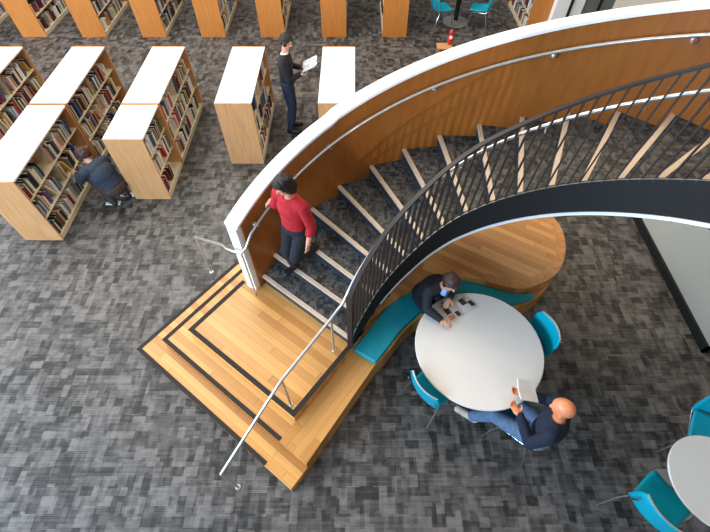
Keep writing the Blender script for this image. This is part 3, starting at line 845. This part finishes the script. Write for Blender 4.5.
    def leg(s, hip, knee, ankle, toe, tg='legs', shoe='shoe', thick=1.0):
        k = s.k; hip, knee, ankle, toe = map(Vector, (hip, knee, ankle, toe))
        s.cap(hip, knee, .083*k*thick, .056*k*thick, tg)
        mid = knee.lerp(ankle, .3)
        s.cap(knee, mid, .055*k*thick, .054*k*thick, tg); s.cap(mid, ankle, .054*k*thick, .042*k*thick, tg)
        d = (toe-ankle); d.z = 0; d = d.normalized(); hz = ankle.z-.045*k
        heel = Vector((ankle.x, ankle.y, hz))-d*.035*k
        s.cap(heel, Vector((toe.x, toe.y, hz-.008*k)), .036*k, .030*k, shoe)
        s.cap(ankle-Vector((0,0,.02)), heel+d*.04*k, .038*k, .036*k, shoe)
    def arm(s, sh, el, wr, t1='top', t2='top'):
        k = s.k; sh, el, wr = map(Vector, (sh, el, wr))
        s.cap(sh, el, .050*k, .040*k, t1); m = el.lerp(wr, .45)
        s.cap(el, m, .040*k, .036*k, t1); s.cap(m, wr, .036*k, .026*k, t2)
    def torso(s, pel, chest, neck, rt, tg='top', ptg='legs', w_=1.0):
        k = s.k; pel, chest, neck, rt = map(Vector, (pel, chest, neck, rt)); rt = rt.normalized()
        def fr(u):
            u = u.normalized(); x = (rt-u*rt.dot(u)).normalized(); y = u.cross(x).normalized(); return Matrix((x, y, u)).transposed()
        R1 = fr(chest-pel); R2 = fr(neck-chest)
        s.el(pel, (.165*k*w_, .112*k, .11*k), R1, ptg)
        s.el(pel.lerp(chest, .28), (.150*k*w_, .108*k, .10*k), R1, tg)
        s.el(pel.lerp(chest, .58), (.155*k*w_, .108*k, .13*k), R1, tg)
        s.el(chest, (.175*k*w_, .118*k, .15*k), R2, tg)
        s.el(chest.lerp(neck, .55), (.165*k*w_, .090*k, .085*k), R2, tg)

def loc(base, ang):
    """local frame: x right, y forward, z up"""
    f = Vector((math.cos(ang), math.sin(ang), 0)); r = Vector((f.y, -f.x, 0)); b = Vector(base)
    return (lambda x, y, z: b + r*x + f*y + Vector((0,0,z))), f, r
short = lambda l: (l.z > .055 and l.y < .085) or (l.y < .012 and l.z > -.045) or (l.y < .04 and l.z > .02)
Zu = Vector((0,0,1))

# standing person with magazine
L, f, r_ = loc((-1.17, 6.93, 0), 0.0)
F = Fig('person', 'person standing between bookcases in black sweater and jeans, reading a magazine', L(0,0,0), 0, 1.0)
F.leg(L(-.09,-.01,.90), L(-.09,.03,.49), L(-.095,-.03,.085), L(-.12,.13,0), shoe='shoeL')
F.leg(L(.09,-.01,.90), L(.09,.02,.49), L(.10,-.05,.085), L(.13,.11,0), shoe='shoeR')
F.torso(L(0,-.01,.96), L(0,-.0,1.27), L(0,.02,1.47), r_)
F.cap(L(0,.01,1.44), L(0,.03,1.56), .052, .05, 'head')
F.arm(L(-.19,.0,1.40), L(-.24,.06,1.13), L(-.10,.25,1.17)); F.arm(L(.19,.0,1.40), L(.24,.06,1.13), L(.10,.25,1.17))
F.cap(L(-.16,0,1.41), L(.16,0,1.41), .055, .055, 'top')
F.hand(L(-.10,.25,1.17), f+Vector((0,.3,0.2)), Zu-f*.3, curl=.6, side=-1); F.hand(L(.10,.25,1.17), f+Vector((0,-.3,0.2)), Zu-f*.3, curl=.6, side=1)
F.head(L(0,.06,1.66), f*1+Vector((0,0,-.5)), Zu+f*.3)
F.finish(M['skin'], [('sweater','top',M['blackknit'],.010), ('jeans','legs',M['jeans'],.010), ('shoe','shoeL',M['shoe'],.006), ('shoe','shoeR',M['shoe'],.006)], M['hair'], short)
m = MB(); m.tube([L(.062*math.cos(a), .012+.058*math.sin(a), 1.475+.012*math.sin(a)) for a in [2*PI*i/16 for i in range(17)]], .012, 8); adopt(m.build('collar', M['collar'], F.root, True), F.root)
open_book('magazine', 'open black and white magazine held by the standing person', 'magazine', L(0,.42,1.24), -Vector((0,1,0)), Vector((1,0,.5)), .18, .27, M['ink'], .25, mat('magazine_page', (196,194,196), .5, var=.55, scale=16))

# squatting person at the left bookcase
L, f, r_ = loc((-3.79, 4.97, 0), PI-.6)
F = Fig('person', 'person in slate jacket squatting between the two nearest left bookcases', L(0,0,0), PI, 1.08)
F.leg(L(-.10,0,.36), L(-.15,.36,.47), L(-.12,.13,.085), L(-.13,.30,0), 'legs', 'shoeL')
F.leg(L(.10,0,.36), L(.15,.36,.43), L(.12,.09,.085), L(.13,.26,0), 'legs', 'shoeR')
F.torso(L(0,-.0,.36), L(-.03,.10,.62), L(-.06,.22,.80), r_)
F.cap(L(-.20,.17,.74), L(.10,.17,.74), .06, .06, 'top')
F.cap(L(-.06,.22,.78), L(-.07,.29,.86), .05, .05, 'head')
F.arm(L(-.24,.19,.72), L(-.30,.36,.52), L(-.22,.56,.50)); F.arm(L(.13,.19,.72), L(.22,.38,.54), L(.16,.56,.46))
F.hand(L(-.22,.56,.50), f, -Zu, curl=.5, side=-1); F.hand(L(.16,.56,.46), f, -Zu, curl=.5, side=1)
F.head(L(-.05,.33,.86), f+Vector((0,0,-.75)), Zu+f*.6)
F.finish(M['skin'], [('jacket','top',M['slate'],.012), ('trousers','legs',M['brown'],.010), ('shoe','shoeL',M['shoe'],.006), ('shoe','shoeR',M['shoe'],.006)], M['hair2'], short)
for q in (-.13, .13):
    m = MB(); m.box(-.045, .045, -.13, .11, 0, .018, T=Matrix.Translation(L(q,.16 if q < 0 else .12,.001)) @ Matrix.Rotation(PI/2, 4, 'Z')); adopt(m.build('shoe_sole', M['sole'], F.root, bevel=.008), F.root)

# woman in red coming down the stair
wa = math.atan2(-.77, -.64)
L, f, r_ = loc((-.64, 2.99, .825), wa)
F = Fig('person', 'person in red top with dark hair walking down the curved stair, hand on wall rail', (-.68, 3.06, .825), wa, .90)
hipz = .80
wf = Vector((-.74, 3.05, .825)); lf = Vector((-.49, 3.19, .99))
F.leg(L(.085,0,hipz), L(.10,.10,.44), wf+Vector((0,0,.085)), wf+f*.15, shoe='shoeR')
F.leg(L(-.085,0,hipz), L(-.085,.14,.50), lf+Vector((0,0,.085)), lf+f*.15, shoe='shoeL')
F.torso(L(0,0,hipz+.05), L(0,.0,1.13), L(0,.0,1.31), r_, w_=.98)
F.cap(L(-.145,.0,1.25), L(.145,.0,1.25), .055, .055, 'top')
F.cap(L(0,.0,1.28), L(0,.02,1.39), .045, .043, 'head')
ht = Vector((*pol(141.5, RO-.085), hzo(141.5)+.83))
sr = L(.17,.0,1.25); er = sr.lerp(ht, .5)+Vector((0,0,-.10))
F.arm(sr, er, ht+ (sr-ht).normalized()*.06+Vector((0,0,.02)), 'top', 'fore')
F.arm(L(-.17,.0,1.25), L(-.24,-.02,1.0), L(-.24,.06,.79), 'top', 'fore')
F.hand(ht+(sr-ht).normalized()*.06+Vector((0,0,.02)), (ht-sr).normalized()*.6+Vector((-.3,-.3,0)), -Zu, curl=.7, side=1)
F.hand(L(-.24,.06,.79), f*.2-Zu, -r_*-1, curl=.4, side=-1)
F.head(L(0,.05,1.48), f+r_*.25+Vector((0,0,-.45)), Zu+f*.3)
F.finish(M['skin'], [('red_top','top',M['red'],.014), ('trousers','legs',M['dark'],.010), ('shoe','shoeL',M['shoe'],.006), ('shoe','shoeR',M['shoe'],.006)], M['hair'],
         lambda l: (l.z > .05 and l.y < .085) or (l.y < .03 and l.z > -.09) or (l.y < .05 and l.z > .0))
m = MB()
for q in (-1, 1): m.ell(F.W(q*.058, -.035, -.055), (.038, .055, .085), F.R, 14, 10)
m.ell(F.W(0, -.075, -.05), (.072, .045, .095), F.R, 16, 10)
adopt(m.build('bob_hair', M['hair'], F.root, True), F.root)

# man in suit on the bench
L, f, r_ = loc((.89, 2.92, 0), math.atan2(-.9, .44))
F = Fig('person', 'person in dark suit and blue shirt seated on the curved bench reading the newspaper', (.93, 2.91, .41), 0, .98)
F.leg(L(-.10,.04,.50), L(-.12,.46,.50), L(-.12,.44,.085), L(-.13,.60,0), shoe='shoeL')
F.leg(L(.10,.04,.50), L(.12,.46,.50), L(.12,.48,.085), L(.13,.64,0), shoe='shoeR')
F.torso(L(0,.0,.52), L(0,.14,.83), L(0,.27,1.03), r_, 'top')
F.cap(L(-.16,.25,.98), L(.16,.25,.98), .058, .058, 'top')
F.cap(L(0,.27,1.0), L(0,.33,1.12), .05, .048, 'head')
F.arm(L(-.19,.25,.96), L(-.24,.20,.82), L(-.08,.36,.80)); F.arm(L(.19,.25,.96), L(.25,.37,.82), L(.17,.55,.795))
F.hand(L(-.08,.36,.80), f*.5+r_*.8, -Zu, curl=.3, side=-1); F.hand(L(.17,.55,.795), f*.9-r_*.5, -Zu, curl=.3, side=1)
F.head(L(0,.37,1.21), f+Vector((0,0,-.5)), Zu+f*.5)
F.finish(M['skin'], [('suit_jacket','top',M['suit'],.012), ('trousers','legs',M['dark'],.010), ('shoe','shoeL',M['shoe'],.006), ('shoe','shoeR',M['shoe'],.006)], M['hair2'], short)
m = MB(); m.ell(L(0,.325,.965), (.055,.045,.085), Matrix.Rotation(math.atan2(-.9,.44)-PI/2, 3, 'Z'), 14, 10); adopt(m.build('shirt_front', M['shirt'], F.root, True), F.root)
m = MB(); m.tube([L(0,.368,1.0), L(0,.373,.95), L(0,.36,.89)], [.010,.014,.017], 6); adopt(m.build('necktie', M['brass'], F.root, True), F.root)

# bald man in blue jumper
ba = math.radians(141)
L, f, r_ = loc((1.91, 1.165, 0), ba)
F = Fig('person', 'bald person in navy jumper and faded jeans seated at the round table holding white book', (1.90, 1.18, .46), ba, 1.06)
F.leg(L(-.10,.05,.54), L(-.13,.46,.53), L(-.10,.62,.085), L(-.12,.80,0), 'legs', 'shoeL')
F.leg(L(.10,.05,.54), L(.13,.46,.54), L(.12,.58,.085), L(.14,.74,0), 'legs', 'shoeR')
F.torso(L(0,0,.56), L(0,-.0,.86), L(0,.01,1.07), r_)
F.cap(L(-.17,.0,1.0), L(.17,.0,1.0), .058, .058, 'top')
F.cap(L(0,.01,1.04), L(0,.03,1.15), .054, .052, 'head')
F.arm(L(-.20,.0,.99), L(-.25,.08,.74), L(-.10,.28,.82), 'topL', 'topL'); F.arm(L(.20,.0,.99), L(.25,.12,.76), L(.14,.34,.82))
F.hand(L(-.10,.28,.82), f+r_*.5, Zu, curl=.6, side=-1); F.hand(L(.14,.34,.82), f-r_*.5, Zu, curl=.6, side=1)
F.head(L(0,.05,1.24), f+Vector((0,0,-.45)), Zu+f*.3)
F.finish(M['skin2'], [('jumper',('top','topL'),M['navy'],.012), ('jeans','legs',M['palejeans'],.012), ('shoe','shoeL',M['tanshoe'],.006), ('shoe','shoeR',M['tanshoe'],.006)], None, None)
open_book('open_book', 'open white book in the hands of the bald person at the table', 'book', L(.13,.345,.90), f*.55+r_*.8, f*.8-r_*.55+Vector((0,0,.3)), .105, .20, M['collar'], .15)
